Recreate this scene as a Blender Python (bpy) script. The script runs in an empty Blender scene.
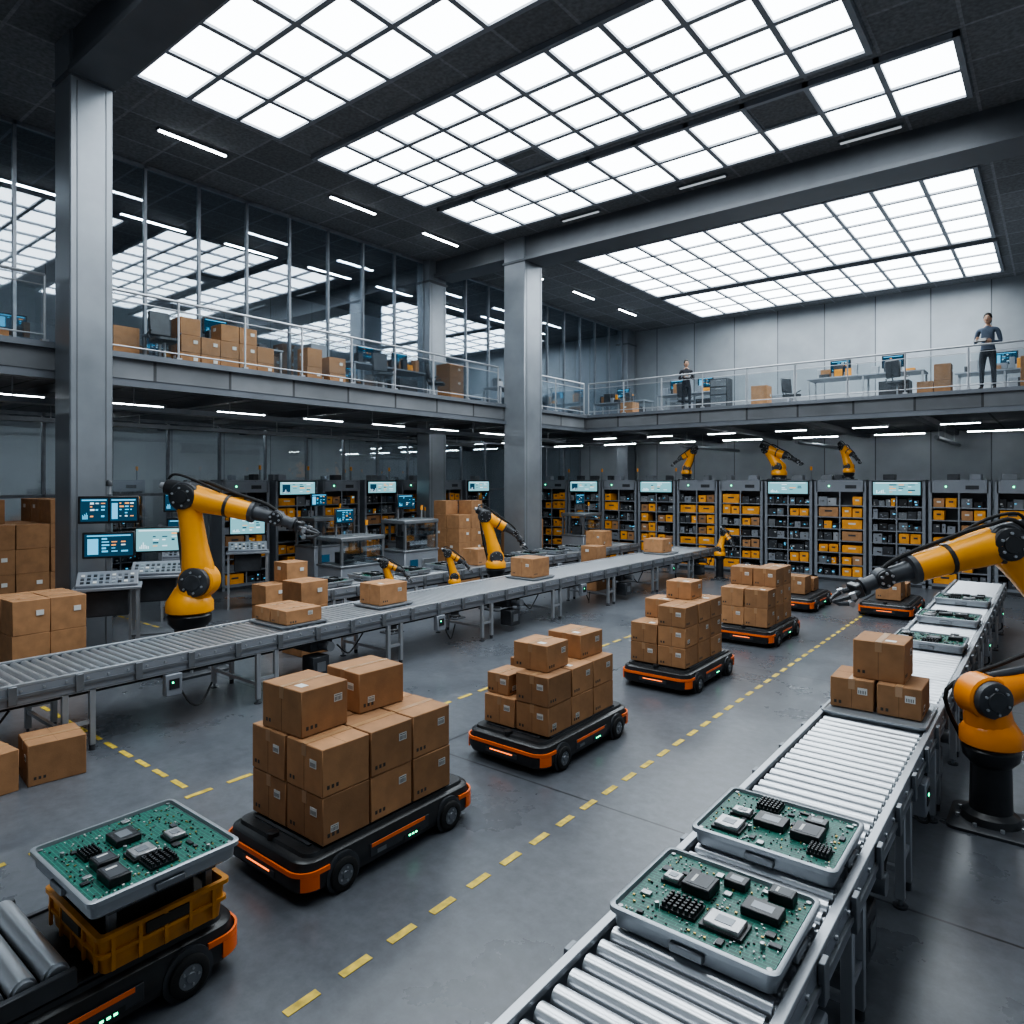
import bpy, math, random, bmesh
from mathutils import Vector, Matrix
R=random.Random(11)
sc=bpy.context.scene
V=Vector
# ------------------------------------------------------------------ materials
def nt(name):
    m=bpy.data.materials.new(name); m.use_nodes=True
    t=m.node_tree; b=t.nodes['Principled BSDF']
    return m,t,b
def pm(name,col,rough=.5,metal=0.,var=.15,scale=6.,bump=0.,emit=0.,spec=None,rv=.08,objrand=0.):
    m,t,b=nt(name); N=t.nodes; L=t.links
    tc=N.new('ShaderNodeTexCoord'); no=N.new('ShaderNodeTexNoise'); no.inputs['Scale'].default_value=scale; no.inputs['Detail'].default_value=5
    L.new(tc.outputs['Object'],no.inputs['Vector'])
    cr=N.new('ShaderNodeValToRGB'); cr.color_ramp.elements[0].position=.3; cr.color_ramp.elements[1].position=.7
    c0=[max(0,c*(1-var)) for c in col]+[1]; c1=[min(1,c*(1+var)) for c in col]+[1]
    cr.color_ramp.elements[0].color=c0; cr.color_ramp.elements[1].color=c1
    L.new(no.outputs['Fac'],cr.inputs['Fac'])
    out=cr.outputs['Color']
    if objrand>0:
        oi=N.new('ShaderNodeObjectInfo'); mr=N.new('ShaderNodeMapRange'); mr.inputs['To Min'].default_value=1-objrand; mr.inputs['To Max'].default_value=1+objrand
        L.new(oi.outputs['Random'],mr.inputs['Value'])
        hs=N.new('ShaderNodeHueSaturation'); L.new(mr.outputs['Result'],hs.inputs['Value']); L.new(out,hs.inputs['Color']); out=hs.outputs['Color']
    L.new(out,b.inputs['Base Color'])
    mr=N.new('ShaderNodeMapRange'); mr.inputs['To Min'].default_value=max(0.02,rough-rv); mr.inputs['To Max'].default_value=min(1,rough+rv)
    L.new(no.outputs['Fac'],mr.inputs['Value']); L.new(mr.outputs['Result'],b.inputs['Roughness'])
    b.inputs['Metallic'].default_value=metal
    if bump>0:
        n2=N.new('ShaderNodeTexNoise'); n2.inputs['Scale'].default_value=scale*12; L.new(tc.outputs['Object'],n2.inputs['Vector'])
        bp=N.new('ShaderNodeBump'); bp.inputs['Strength'].default_value=bump; bp.inputs['Distance'].default_value=.01
        L.new(n2.outputs['Fac'],bp.inputs['Height']); L.new(bp.outputs['Normal'],b.inputs['Normal'])
    if emit>0:
        L.new(out,b.inputs['Emission Color']); b.inputs['Emission Strength'].default_value=emit
    return m
def panelmat(name,axis,col,bw,bh,mort=.012,rough=.45,metal=.0,dark=.35,var=.12,nsc=1.3,lo=.6):
    m,t,b=nt(name); N=t.nodes; L=t.links
    tc=N.new('ShaderNodeTexCoord'); sx=N.new('ShaderNodeSeparateXYZ'); cx=N.new('ShaderNodeCombineXYZ')
    L.new(tc.outputs['Object'],sx.inputs[0])
    a,c={'x':('Y','Z'),'y':('X','Z'),'z':('X','Y')}[axis]
    L.new(sx.outputs[a],cx.inputs['X']); L.new(sx.outputs[c],cx.inputs['Y'])
    br=N.new('ShaderNodeTexBrick'); br.offset=0; br.inputs['Scale'].default_value=1; br.inputs['Brick Width'].default_value=bw; br.inputs['Row Height'].default_value=bh
    br.inputs['Mortar Size'].default_value=mort; br.inputs['Mortar Smooth'].default_value=.1
    br.inputs['Color1'].default_value=[c*(1-var) for c in col]+[1]; br.inputs['Color2'].default_value=[c*(1+var) for c in col]+[1]
    br.inputs['Mortar'].default_value=[c*dark for c in col]+[1]
    L.new(cx.outputs[0],br.inputs['Vector'])
    no=N.new('ShaderNodeTexNoise'); no.inputs['Scale'].default_value=nsc; no.inputs['Detail'].default_value=6; L.new(tc.outputs['Object'],no.inputs['Vector'])
    mx=N.new('ShaderNodeMix'); mx.data_type='RGBA'; mx.blend_type='MULTIPLY'; mx.inputs[0].default_value=.6
    L.new(br.outputs['Color'],mx.inputs[6]); 
    cr=N.new('ShaderNodeValToRGB'); cr.color_ramp.elements[0].position=.3; cr.color_ramp.elements[0].color=(lo,lo,lo,1); cr.color_ramp.elements[1].position=.7; L.new(no.outputs['Fac'],cr.inputs['Fac'])
    L.new(cr.outputs['Color'],mx.inputs[7]); L.new(mx.outputs[2],b.inputs['Base Color'])
    b.inputs['Roughness'].default_value=rough; b.inputs['Metallic'].default_value=metal
    bp=N.new('ShaderNodeBump'); bp.inputs['Strength'].default_value=.5; bp.inputs['Distance'].default_value=.01; bp.invert=True
    L.new(br.outputs['Fac'],bp.inputs['Height']); L.new(bp.outputs['Normal'],b.inputs['Normal'])
    return m
def floormat():
    m,t,b=nt('concrete_floor'); N=t.nodes; L=t.links
    tc=N.new('ShaderNodeTexCoord')
    n1=N.new('ShaderNodeTexNoise'); n1.inputs['Scale'].default_value=.45; n1.inputs['Detail'].default_value=8; n1.inputs['Roughness'].default_value=.65
    n2=N.new('ShaderNodeTexNoise'); n2.inputs['Scale'].default_value=9; n2.inputs['Detail'].default_value=8; n2.inputs['Roughness'].default_value=.7
    for n in (n1,n2): L.new(tc.outputs['Object'],n.inputs['Vector'])
    cr=N.new('ShaderNodeValToRGB'); cr.color_ramp.elements[0].position=.3; cr.color_ramp.elements[0].color=(.080,.088,.102,1); cr.color_ramp.elements[1].position=.72; cr.color_ramp.elements[1].color=(.150,.161,.180,1)
    L.new(n1.outputs['Fac'],cr.inputs['Fac'])
    c2=N.new('ShaderNodeValToRGB'); c2.color_ramp.elements[0].position=.3; c2.color_ramp.elements[0].color=(.72,.72,.72,1); c2.color_ramp.elements[1].position=.7; c2.color_ramp.elements[1].color=(1.1,1.1,1.1,1)
    L.new(n2.outputs['Fac'],c2.inputs['Fac'])
    mx=N.new('ShaderNodeMix'); mx.data_type='RGBA'; mx.blend_type='MULTIPLY'; mx.inputs[0].default_value=1
    L.new(cr.outputs['Color'],mx.inputs[6]); L.new(c2.outputs['Color'],mx.inputs[7])
    br=N.new('ShaderNodeTexBrick'); br.offset=0; br.inputs['Scale'].default_value=1; br.inputs['Brick Width'].default_value=5.5; br.inputs['Row Height'].default_value=5.5; br.inputs['Mortar Size'].default_value=.012
    br.inputs['Color1'].default_value=(1,1,1,1); br.inputs['Color2'].default_value=(1,1,1,1); br.inputs['Mortar'].default_value=(.35,.35,.35,1)
    L.new(tc.outputs['Object'],br.inputs['Vector'])
    m2=N.new('ShaderNodeMix'); m2.data_type='RGBA'; m2.blend_type='MULTIPLY'; m2.inputs[0].default_value=1
    L.new(mx.outputs[2],m2.inputs[6]); L.new(br.outputs['Color'],m2.inputs[7]); L.new(m2.outputs[2],b.inputs['Base Color'])
    mr=N.new('ShaderNodeMapRange'); mr.inputs['To Min'].default_value=.17; mr.inputs['To Max'].default_value=.42
    L.new(n1.outputs['Fac'],mr.inputs['Value']); L.new(mr.outputs['Result'],b.inputs['Roughness'])
    bp=N.new('ShaderNodeBump'); bp.inputs['Strength'].default_value=.08; bp.inputs['Distance'].default_value=.01; L.new(n2.outputs['Fac'],bp.inputs['Height']); L.new(bp.outputs['Normal'],b.inputs['Normal'])
    return m
def emat(name,col,s):
    m=bpy.data.materials.new(name); m.use_nodes=True; t=m.node_tree; t.nodes.clear()
    e=t.nodes.new('ShaderNodeEmission'); o=t.nodes.new('ShaderNodeOutputMaterial'); e.inputs[0].default_value=(*col,1); e.inputs[1].default_value=s
    t.links.new(e.outputs[0],o.inputs[0]); return m
def glassmat(name,fac,tint,rough=.02,mx=.8):
    m=bpy.data.materials.new(name); m.use_nodes=True; t=m.node_tree; t.nodes.clear(); N=t.nodes
    a=N.new('ShaderNodeBsdfTransparent'); a.inputs[0].default_value=(*tint,1)
    g=N.new('ShaderNodeBsdfGlossy'); g.inputs['Roughness'].default_value=rough; g.inputs['Color'].default_value=(.85,.9,.95,1)
    lw=N.new('ShaderNodeLayerWeight'); lw.inputs['Blend'].default_value=.35
    mr=N.new('ShaderNodeMapRange'); mr.inputs['To Min'].default_value=fac; mr.inputs['To Max'].default_value=mx
    t.links.new(lw.outputs['Fresnel'],mr.inputs['Value'])
    x=N.new('ShaderNodeMixShader'); o=N.new('ShaderNodeOutputMaterial')
    t.links.new(mr.outputs['Result'],x.inputs[0]); t.links.new(a.outputs[0],x.inputs[1]); t.links.new(g.outputs[0],x.inputs[2]); t.links.new(x.outputs[0],o.inputs[0])
    return m
def pcbmat():
    m,t,b=nt('pcb_green'); N=t.nodes; L=t.links
    tc=N.new('ShaderNodeTexCoord'); vo=N.new('ShaderNodeTexVoronoi'); vo.distance='MANHATTAN'; vo.inputs['Scale'].default_value=38
    L.new(tc.outputs['Object'],vo.inputs['Vector'])
    br=N.new('ShaderNodeTexBrick'); br.inputs['Scale'].default_value=16; br.inputs['Mortar Size'].default_value=.03; br.inputs['Brick Width'].default_value=.9; br.inputs['Row Height'].default_value=.35
    br.inputs['Color1'].default_value=(.003,.060,.046,1); br.inputs['Color2'].default_value=(.006,.10,.075,1); br.inputs['Mortar'].default_value=(.018,.21,.15,1)
    L.new(tc.outputs['Object'],br.inputs['Vector'])
    cr=N.new('ShaderNodeValToRGB'); cr.color_ramp.interpolation='CONSTANT'; cr.color_ramp.elements[0].color=(.3,.38,.3,1); cr.color_ramp.elements[1].position=.11; cr.color_ramp.elements[1].color=(0,0,0,1)
    L.new(vo.outputs['Distance'],cr.inputs['Fac'])
    mx=N.new('ShaderNodeMix'); mx.data_type='RGBA'; mx.blend_type='ADD'; mx.inputs[0].default_value=.4
    L.new(br.outputs['Color'],mx.inputs[6]); L.new(cr.outputs['Color'],mx.inputs[7]); L.new(mx.outputs[2],b.inputs['Base Color']); b.inputs['Roughness'].default_value=.45
    return m
M=dict(
 floor=floormat(),
 wallY=panelmat('wall_panel_y','y',(.36,.39,.42),1.9,5.2,mort=.02,rough=.4,metal=.2,lo=.75),
 wallX=panelmat('wall_panel_x','x',(.42,.45,.48),1.9,5.2,lo=.8),
 ceil=panelmat('ceiling_tile','z',(.21,.22,.235),1.2,1.2,mort=.03,rough=.9,dark=1.5,var=.15,nsc=14,lo=.35),
 slabu=panelmat('slab_underside','z',(.19,.2,.215),1.5,1.5,mort=.03,rough=.8),
 beam=pm('painted_steel_dark',(.13,.14,.156),.45,.3,.1,2),
 beam2=pm('fascia_steel',(.17,.185,.21),.4,.4,.1,2),
 col=pm('column_cladding',(.27,.292,.32),.36,.5,.12,1.5),
 frame=pm('mullion_alu',(.25,.27,.3),.4,.5),
 roll=pm('roller_steel',(.58,.60,.63),.3,.8,.03,1.5,rv=.03),
 alu=pm('aluminium',(.44,.46,.49),.38,.65,.06,4),
 alud=pm('aluminium_dark',(.22,.235,.255),.4,.6,.1,6),
 steel=pm('grey_paint_steel',(.27,.29,.325),.4,.25,.08,3),
 blk=pm('black_plastic',(.02,.021,.024),.34,.0,.3,5),
 blk2=pm('charcoal_plastic',(.05,.054,.062),.42,.1,.3,5),
 deck=pm('agv_deck',(.032,.034,.038),.5,.2,.4,4,bump=.15),
 rub=pm('rubber',(.014,.014,.015),.75),
 org=pm('robot_orange',(.88,.36,.015),.32,0,.08,3),
 orgr=pm('robot_orange_deep',(.80,.25,.015),.32,0,.08,3),
 aorg=pm('agv_orange',(.92,.17,.02),.35,0,.08,3),
 card=pm('cardboard',(.365,.192,.092),.8,0,.15,7,bump=.12,objrand=.2),
 tape=pm('packing_tape',(.41,.24,.125),.3,0,.05,7),
 seam=pm('box_seam',(.12,.065,.033),.9),
 lab=pm('paper_label',(.66,.66,.64),.6,0,.04,5),
 ink=pm('ink',(.05,.045,.04),.7),
 panel=emat('skylight_diffuser',(.88,.955,1.0),5.0),
 tube=emat('lamp_tube',(.88,.95,1.0),18.0), tubed=emat('lamp_tube_dim',(.85,.93,1.0),.35), tubeh=emat('lamp_tube_room',(.88,.95,1.0),38.0),
 led=emat('led_green',(.05,1,.45),4.0),
 ledr=emat('led_orange',(1,.2,.04),1.6),
 glass=glassmat('glass_clear',.05,(.93,.96,.97),mx=.6),
 glr=glassmat('glass_reflective',.18,(.87,.91,.94),mx=.54),
 scrb=emat('screen_navy',(.012,.045,.08),.9), uib=emat('screen_ui_blue',(.12,.5,.8),1.0), uiw=emat('screen_ui_white',(.6,.8,.9),1.0), uio=emat('screen_ui_orange',(1,.42,.12),.9),
 scrw=emat('screen_teal',(.2,.46,.52),.9),
 pcb=pcbmat(), chip=pm('chip_black',(.017,.018,.021),.35), chipm=pm('chip_metal',(.4,.4,.41),.3,.8),
 gold=pm('contact_gold',(.5,.35,.13),.35,.9),
 tray=pm('tray_silver',(.34,.365,.395),.35,.5,.04,3,rv=.03),
 tote=pm('tote_yellow',(.5,.2,.015),.45,0,.3,6), toted=pm('tote_inner',(.03,.025,.02),.7),
 line=pm('line_yellow',(.58,.42,.055),.6,0,.35,14),
 skin=pm('skin',(.5,.3,.21),.55,0,.06), hair=pm('hair',(.012,.01,.008),.8,rv=0), shirt=pm('work_shirt',(.08,.105,.15),.85,0,.15,12), trou=pm('trousers',(.022,.024,.032),.85), shoe=pm('shoe_leather',(.012,.012,.013),.4), white=pm('white_cloth',(.5,.5,.5),.85),
 obin=pm('bin_orange',(.85,.34,.035),.5,0,.2,5),
)
# ------------------------------------------------------------------ mesh builder
class MB:
    def __init__(s): s.v=[];s.f=[];s.mi=[];s.ms=[]
    def m(s,k):
        mt=M[k]
        if mt not in s.ms: s.ms.append(mt)
        return s.ms.index(mt)
    def add(s,vs,fs,k):
        o=len(s.v); s.v+= [tuple(v) for v in vs]; i=s.m(k)
        for f in fs: s.f.append([o+a for a in f]); s.mi.append(i)
    def box(s,c,d,k,rz=0,rot=None,b=0):
        hx,hy,hz=d[0]/2,d[1]/2,d[2]/2; c=V(c)
        q=rot if rot is not None else (Matrix.Rotation(rz,3,'Z') if rz else None)
        if b<=0:
            vs=[V((x*hx,y*hy,z*hz)) for z in(-1,1) for y in(-1,1) for x in(-1,1)]
            fs=[(0,2,3,1),(4,5,7,6),(0,1,5,4),(2,6,7,3),(0,4,6,2),(1,3,7,5)]
        else:
            b=min(b,hx*.9,hy*.9,hz*.9); vs=[];ix={}
            for a in (-1,1):
                for e in (-1,1):
                    for g in (-1,1):
                        for ax in range(3):
                            ix[(a,e,g,ax)]=len(vs)
                            vs.append(V((a*(hx-(b if ax!=0 else 0)),e*(hy-(b if ax!=1 else 0)),g*(hz-(b if ax!=2 else 0)))))
            fs=[]
            for ax in range(3):
                o=[i for i in range(3) if i!=ax]
                for sg in (-1,1):
                    f=[]
                    for (p,r) in ((-1,-1),(1,-1),(1,1),(-1,1)):
                        t=[0,0,0]; t[ax]=sg; t[o[0]]=p; t[o[1]]=r; f.append(ix[(*t,ax)])
                    fs.append(f)
                for p in (-1,1):
                    for r in (-1,1):
                        t0=[0,0,0]; t0[o[0]]=p; t0[o[1]]=r; t1=list(t0); t0[ax]=-1; t1[ax]=1
                        fs.append([ix[(*t0,o[0])],ix[(*t0,o[1])],ix[(*t1,o[1])],ix[(*t1,o[0])]])
            for a in (-1,1):
                for e in (-1,1):
                    for g in (-1,1): fs.append([ix[(a,e,g,0)],ix[(a,e,g,1)],ix[(a,e,g,2)]])
        if q is not None: vs=[q@v for v in vs]
        s.add([v+c for v in vs],fs,k)
    def bx(s,x0,x1,y0,y1,z0,z1,k,b=0): s.box(((x0+x1)/2,(y0+y1)/2,(z0+z1)/2),(abs(x1-x0),abs(y1-y0),abs(z1-z0)),k,b=b)
    def rings(s,rs,k,cap=True,closed=False):
        n=len(rs[0]); vs=[p for r in rs for p in r]; fs=[]
        for i in range(len(rs)-1):
            for j in range(n): fs.append((i*n+j,i*n+(j+1)%n,(i+1)*n+(j+1)%n,(i+1)*n+j))
        if cap: fs.append(list(range(n))); fs.append([(len(rs)-1)*n+j for j in range(n)][::-1])
        s.add(vs,fs,k)
    def lathe(s,o,ax,prof,k,n=20,cap=True):
        o=V(o); ax=V(ax).normalized(); a=ax.orthogonal().normalized(); b=ax.cross(a)
        s.rings([[o+ax*t+(a*math.cos(2*math.pi*j/n)+b*math.sin(2*math.pi*j/n))*r for j in range(n)] for t,r in prof],k,cap)
    def cyl(s,p,q,r,k,n=14,r1=None):
        p=V(p);q=V(q); s.lathe(p,q-p,[(0,r),((q-p).length,r if r1 is None else r1)],k,n)
    def tube(s,pts,rad,k,n=10,sub=0,cap=True):
        pts=[V(p) for p in pts]
        if not isinstance(rad,(list,tuple)): rad=[rad]*len(pts)
        if sub:
            P=[];Q=[]
            for i in range(len(pts)-1):
                p0=pts[max(i-1,0)];p1=pts[i];p2=pts[i+1];p3=pts[min(i+2,len(pts)-1)]
                for j in range(sub):
                    t=j/sub
                    P.append(.5*((2*p1)+(p2-p0)*t+(2*p0-5*p1+4*p2-p3)*t*t+(3*p1-p0-3*p2+p3)*t**3)); Q.append(rad[i]*(1-t)+rad[i+1]*t)
            P.append(pts[-1]);Q.append(rad[-1]);pts=P;rad=Q
        rs=[];a=None
        for i,p in enumerate(pts):
            tg=(pts[min(i+1,len(pts)-1)]-pts[max(i-1,0)]).normalized()
            a=tg.orthogonal().normalized() if a is None else (a-tg*a.dot(tg)).normalized()
            b=tg.cross(a)
            rs.append([p+(a*math.cos(2*math.pi*j/n)+b*math.sin(2*math.pi*j/n))*rad[i] for j in range(n)])
        s.rings(rs,k,cap)
    def loft(s,c,lv,k,n=5,rz=0):
        rs=[]
        for z,hx,hy,r in lv:
            rs.append([V(c)+Matrix.Rotation(rz,3,'Z')@V((x,y,z)) for x,y in rrect(hx,hy,r,n)])
        s.rings(rs,k)
    def band(s,path,z0,z1,th,k):
        n=len(path);rs=[]
        for i,(x,y) in enumerate(path):
            x0,y0=path[max(i-1,0)];x1,y1=path[min(i+1,n-1)]
            t=V((x1-x0,y1-y0)).normalized(); nx,ny=t.y,-t.x
            rs.append([V((x-nx*th,y-ny*th,z0)),V((x+nx*th,y+ny*th,z0)),V((x+nx*th,y+ny*th,z1)),V((x-nx*th,y-ny*th,z1))])
        s.rings(rs,k)
    def screen(s,x,y,z,w,h,seed,light=False):
        r=random.Random(seed); s.box((x,y,z),(w,.006,h),'scrw' if light else 'scrb'); f=y-.005
        s.box((x,f,z+h*.42),(w*.9,.002,h*.06),'uiw' if light else 'uib')
        if r.random()<.35: s.box((x-w*.33,f,z-h*.06),(w*.22,.002,h*.7),'scrb' if light else 'uib')
        for i in range(5):
            zz=z+h*(.28-i*.14); x0=x-w*.15
            for j in range(3):
                if r.random()<.65: ww=w*r.uniform(.06,.16); s.box((x0+ww/2,f,zz),(ww,.002,h*r.uniform(.03,.08)),r.choice(['uib','uib','uiw','uio'] if not light else ['uiw','uiw','uio','scrb']))
                x0+=w*.2
        for i in range(6): hh=h*r.uniform(.05,.3); s.box((x-w*.42+i*w*.035,f,z-h*.4+hh/2),(w*.022,.002,hh),'uiw' if light else 'uib')
    def mesh(s,name,org=(0,0,0)):
        me=bpy.data.meshes.new(name); o=V(org)
        me.from_pydata([V(v)-o for v in s.v],[],s.f)
        for m in s.ms: me.materials.append(m)
        me.polygons.foreach_set('material_index',s.mi)
        bm=bmesh.new(); bm.from_mesh(me); bmesh.ops.recalc_face_normals(bm,faces=bm.faces); bm.to_mesh(me); bm.free()
        me.polygons.foreach_set('use_smooth',[True]*len(me.polygons))
        me.set_sharp_from_angle(angle=math.radians(38))
        me.update(); return me
    def obj(s,name,org=(0,0,0)):
        return put(name,s.mesh(name,org),org)
def put(name,me,loc=(0,0,0),rz=0):
    o=bpy.data.objects.new(name,me); o.location=loc; o.rotation_euler=(0,0,rz); sc.collection.objects.link(o); return o
def rrect(hx,hy,r,n=5):
    out=[]
    for cx,cy,a0 in ((hx-r,hy-r,0),(-hx+r,hy-r,90),(-hx+r,-hy+r,180),(hx-r,-hy+r,270)):
        for i in range(n+1):
            a=math.radians(a0+90*i/n); out.append((cx+r*math.cos(a),cy+r*math.sin(a)))
    return out
def simple(name,x0,x1,y0,y1,z0,z1,k,b=0):
    m=MB(); m.bx(x0,x1,y0,y1,z0,z1,k,b); return m.obj(name)
ZC=10.3; ZF=5.3; ZU=4.7; XL=-24.; XR=4.; YB=30.5; YN=-3.
# ------------------------------------------------------------------ shell
simple('floor',XL,XR,YN,YB,-.2,0,'floor')
simple('ceiling',XL,XR,YN,YB,ZC,ZC+.2,'ceil')
simple('wall_back',XL,XR,YB,YB+.2,0,ZC,'wallY')
simple('wall_left',XL-.2,XL,YN,YB,0,ZC,'wallX')
simple('wall_right',XR,XR+.2,YN,YB,0,ZC,'wallX')
simple('wall_front',XL,XR,YN-.2,YN,0,ZC,'wallY')
m=MB()
m.bx(XL,-13.3,YN,YB,ZU+.15,ZF,'slabu'); m.bx(-13.3,XR,21.1,YB,ZU+.15,ZF,'slabu')
for y in [-1,2,5,8,11,14,17,20,23,26,29]: m.bx(XL,-13.4,y-.1,y+.1,ZU-.02,ZU+.15,'beam')
for x in [-12,-9,-6,-3,0,3]: m.bx(x-.1,x+.1,21.2,YB,ZU-.02,ZU+.15,'beam')
m.obj('mezzanine_floor')
m=MB()
m.bx(-13.42,-13.32,YN,21.2,ZU,ZF,'beam2'); m.bx(-13.4,-13.2,YN,21.2,ZF-.09,ZF+.01,'beam2'); m.bx(-13.4,-13.2,YN,21.2,ZU,ZU+.09,'beam2')
m.bx(-13.3,XR,21.12,21.2,ZU,ZF,'beam2'); m.bx(-13.3,XR,21.0,21.2,ZF-.09,ZF+.01,'beam2'); m.bx(-13.3,XR,21.0,21.2,ZU,ZU+.09,'beam2')
m.obj('trim_1')
def column(x0,x1,y0,y1,z1=ZC):
    m=MB(); m.bx(x0,x1,y0,y1,0,z1,'col',b=.02)
    m.bx(x0-.04,x1+.04,y0-.04,y1+.04,0,.18,'beam')
    m.bx(x0-.03,x1+.03,y0-.03,y1+.03,z1-.75,z1-.68,'beam')
    m.bx(x1,x1+.006,y0+.1,y0+.115,.2,z1-.8,'beam'); m.bx(x1,x1+.006,y1-.115,y1-.1,.2,z1-.8,'beam')
    m.obj('column',((x0+x1)/2,(y0+y1)/2,0))
column(-13.15,-12.5,4.3,4.95); column(-13.3,-12.5,16.4,17.3)
column(-16.9,-16.3,16.2,17.0); column(-16.9,-16.3,29.6,30.4)
def beam(x0,x1,y0,y1,z0):
    m=MB(); m.bx(x0,x1,y0,y1,z0,ZC-.002,'beam')
    if x1-x0>y1-y0: m.bx(x0,x1,y0-.08,y1+.08,z0-.05,z0+.05,'beam')
    else: m.bx(x0-.08,x1+.08,y0,y1,z0-.05,z0+.05,'beam')
    m.obj('ceiling_beam',((x0+x1)/2,(y0+y1)/2,z0))
beam(-12.5,XR,4.35,4.9,9.62); beam(-12.5,XR,16.45,17.25,9.62); beam(-16.3,-13.3,16.5,17.2,9.8)
# skylights
def sky(x0,x1,nx,y0,y1,ny,skip=()):
    m=MB(); dx=(x1-x0)/nx; dy=(y1-y0)/ny; b=.05
    for i in range(nx):
        for j in range(ny):
            cx=x0+dx*(i+.5); cy=y0+dy*(j+.5)
            if (i,j) in skip: m.box((cx,cy,ZC-.05),(dx,dy,.04),'ceil'); continue
            m.add([(cx-dx/2+b,cy-dy/2+b,ZC-.06),(cx+dx/2-b,cy-dy/2+b,ZC-.06),(cx+dx/2-b,cy+dy/2-b,ZC-.06),(cx-dx/2+b,cy+dy/2-b,ZC-.06)],[(0,3,2,1)],'panel')
    for i in range(nx+1): m.bx(x0+dx*i-b,x0+dx*i+b,y0-b,y1+b,ZC-.11,ZC-.003,'steel')
    for j in range(ny+1): m.bx(x0-b,x1+b,y0+dy*j-b,y0+dy*j+b,ZC-.105,ZC-.003,'steel')
    m.obj('skylight',((x0+x1)/2,(y0+y1)/2,ZC))
sky(-12.9,2.1,13,5.45,8.4,3)
sky(-13.1,-2.5,10,9.4,12.85,4,{(3,3)})
sky(-13.0,-1.3,10,13.3,15.5,2,{(7,0),(9,9)})
sky(-12.4,-1.5,10,19.1,24.9,5)
sky(-12.4,-1.5,10,25.4,29.2,3)
sky(-9.5,-2.,6,0.2,3.2,2)  # unseen extra panel field, added to light the area near the camera
# linear lamps
def lamp(x,y,z,l,ax,k='tube'):
    m=MB(); d=(.1,l,.05) if ax=='y' else (l,.1,.05); d2=(d[0]*.75 if ax=='y' else l-.04, l-.04 if ax=='y' else d[1]*.75,.02)
    m.box((x,y,z-.028),(d[0]+.03,d[1]+.03,.05),'alud'); m.box((x,y,z-.058),d2,k); m.obj('linear_ceiling_lamp',(x,y,z))
for y in (7.4,11.7,15.0,19.5,23.,26.5): lamp(-14.6,y,ZC,1.5,'y')
for x in (-10.3,-6.8,-3.1): lamp(x,16.05,ZC,1.2,'x','tubed')
for y in (4.3,6.6,9.1,11.5,13.8,16.2,18.6): lamp(-15.6,y,ZU-.022,1.25,'y')
for y in (2,5,8,11,14,17,20,23): lamp(-21,y,ZU-.022,1.6,'y','tubeh')
for i in range(8): lamp(-2.2-2.35*i+.0,23.5,ZU-.022,1.0,'x')
for i in range(7): lamp(-1.6-2.8*i,27.6,ZU-.022,1.6,'x','tubeh')  # extra row, added to lift the light under the back mezzanine
for y in (0,3,6,9,12,15,18,21,24,27): lamp(-20,y,ZC,1.8,'y','tubeh')  # added lamps that brighten the dark room behind the upper glass
# glass walls
def gwall(n,x,y0,y1,z0,z1,step,k,trans=()):
    m=MB(); y=y0; c=round((y1-y0)/step); st=(y1-y0)/c
    m.bx(x-.01,x+.01,y0,y1,z0,z1,k)
    for i in range(c+1): m.bx(x-.05,x+.05,y0+i*st-.03,y0+i*st+.03,z0,z1,'frame')
    for z in (z0+.05,z1-.05)+tuple(trans): m.bx(x-.05,x+.05,y0,y1,z-.04,z+.04,'frame')
    m.obj('window_%d'%n,(x,(y0+y1)/2,z0))
gwall(1,-16.6,YN+.04,16.2,ZF+.002,ZC-.002,1.25,'glr'); gwall(2,-16.6,17.04,29.56,ZF+.002,ZC-.002,1.25,'glr')
gwall(3,-19.6,YN+.04,YB-.04,.002,ZU-.03,1.5,'glass',(2.6,))
# railings
def railing(p,q):
    m=MB(); p=V(p);q=V(q);L=(q-p).length;n=max(1,round(L/1.45));d=(q-p)/n
    for i in range(n+1):
        a=p+d*i; m.cyl(a,a+V((0,0,1.12)),.022,'alu',8); m.box(a+V((0,0,.02)),(.1,.1,.04),'alu')
    for z,r in ((1.12,.028),(.12,.014),(.95,.01)): m.cyl(p+V((0,0,z)),q+V((0,0,z)),r,'alu',8)
    t=d.normalized(); nn=V((-t.y,t.x,0))*.006
    for i in range(n):
        a=p+d*i+t*.05; b=p+d*(i+1)-t*.05
        m.add([a-nn+V((0,0,.16)),b-nn+V((0,0,.16)),b-nn+V((0,0,.92)),a-nn+V((0,0,.92)),a+nn+V((0,0,.16)),b+nn+V((0,0,.16)),b+nn+V((0,0,.92)),a+nn+V((0,0,.92))],[(0,1,2,3),(4,7,6,5),(0,4,5,1),(1,5,6,2),(2,6,7,3),(3,7,4,0)],'glass')
    m.obj('mezzanine_railing',tuple((p+q)/2))
zr=ZF+.011
railing((-13.3,YN+.1,zr),(-13.3,4.2,zr)); railing((-13.3,5.05,zr),(-13.36,16.2,zr)); railing((-13.3,17.4,zr),(-13.3,20.95,zr)); railing((-13.2,21.1,zr),(XR-.1,21.1,zr))
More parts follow.
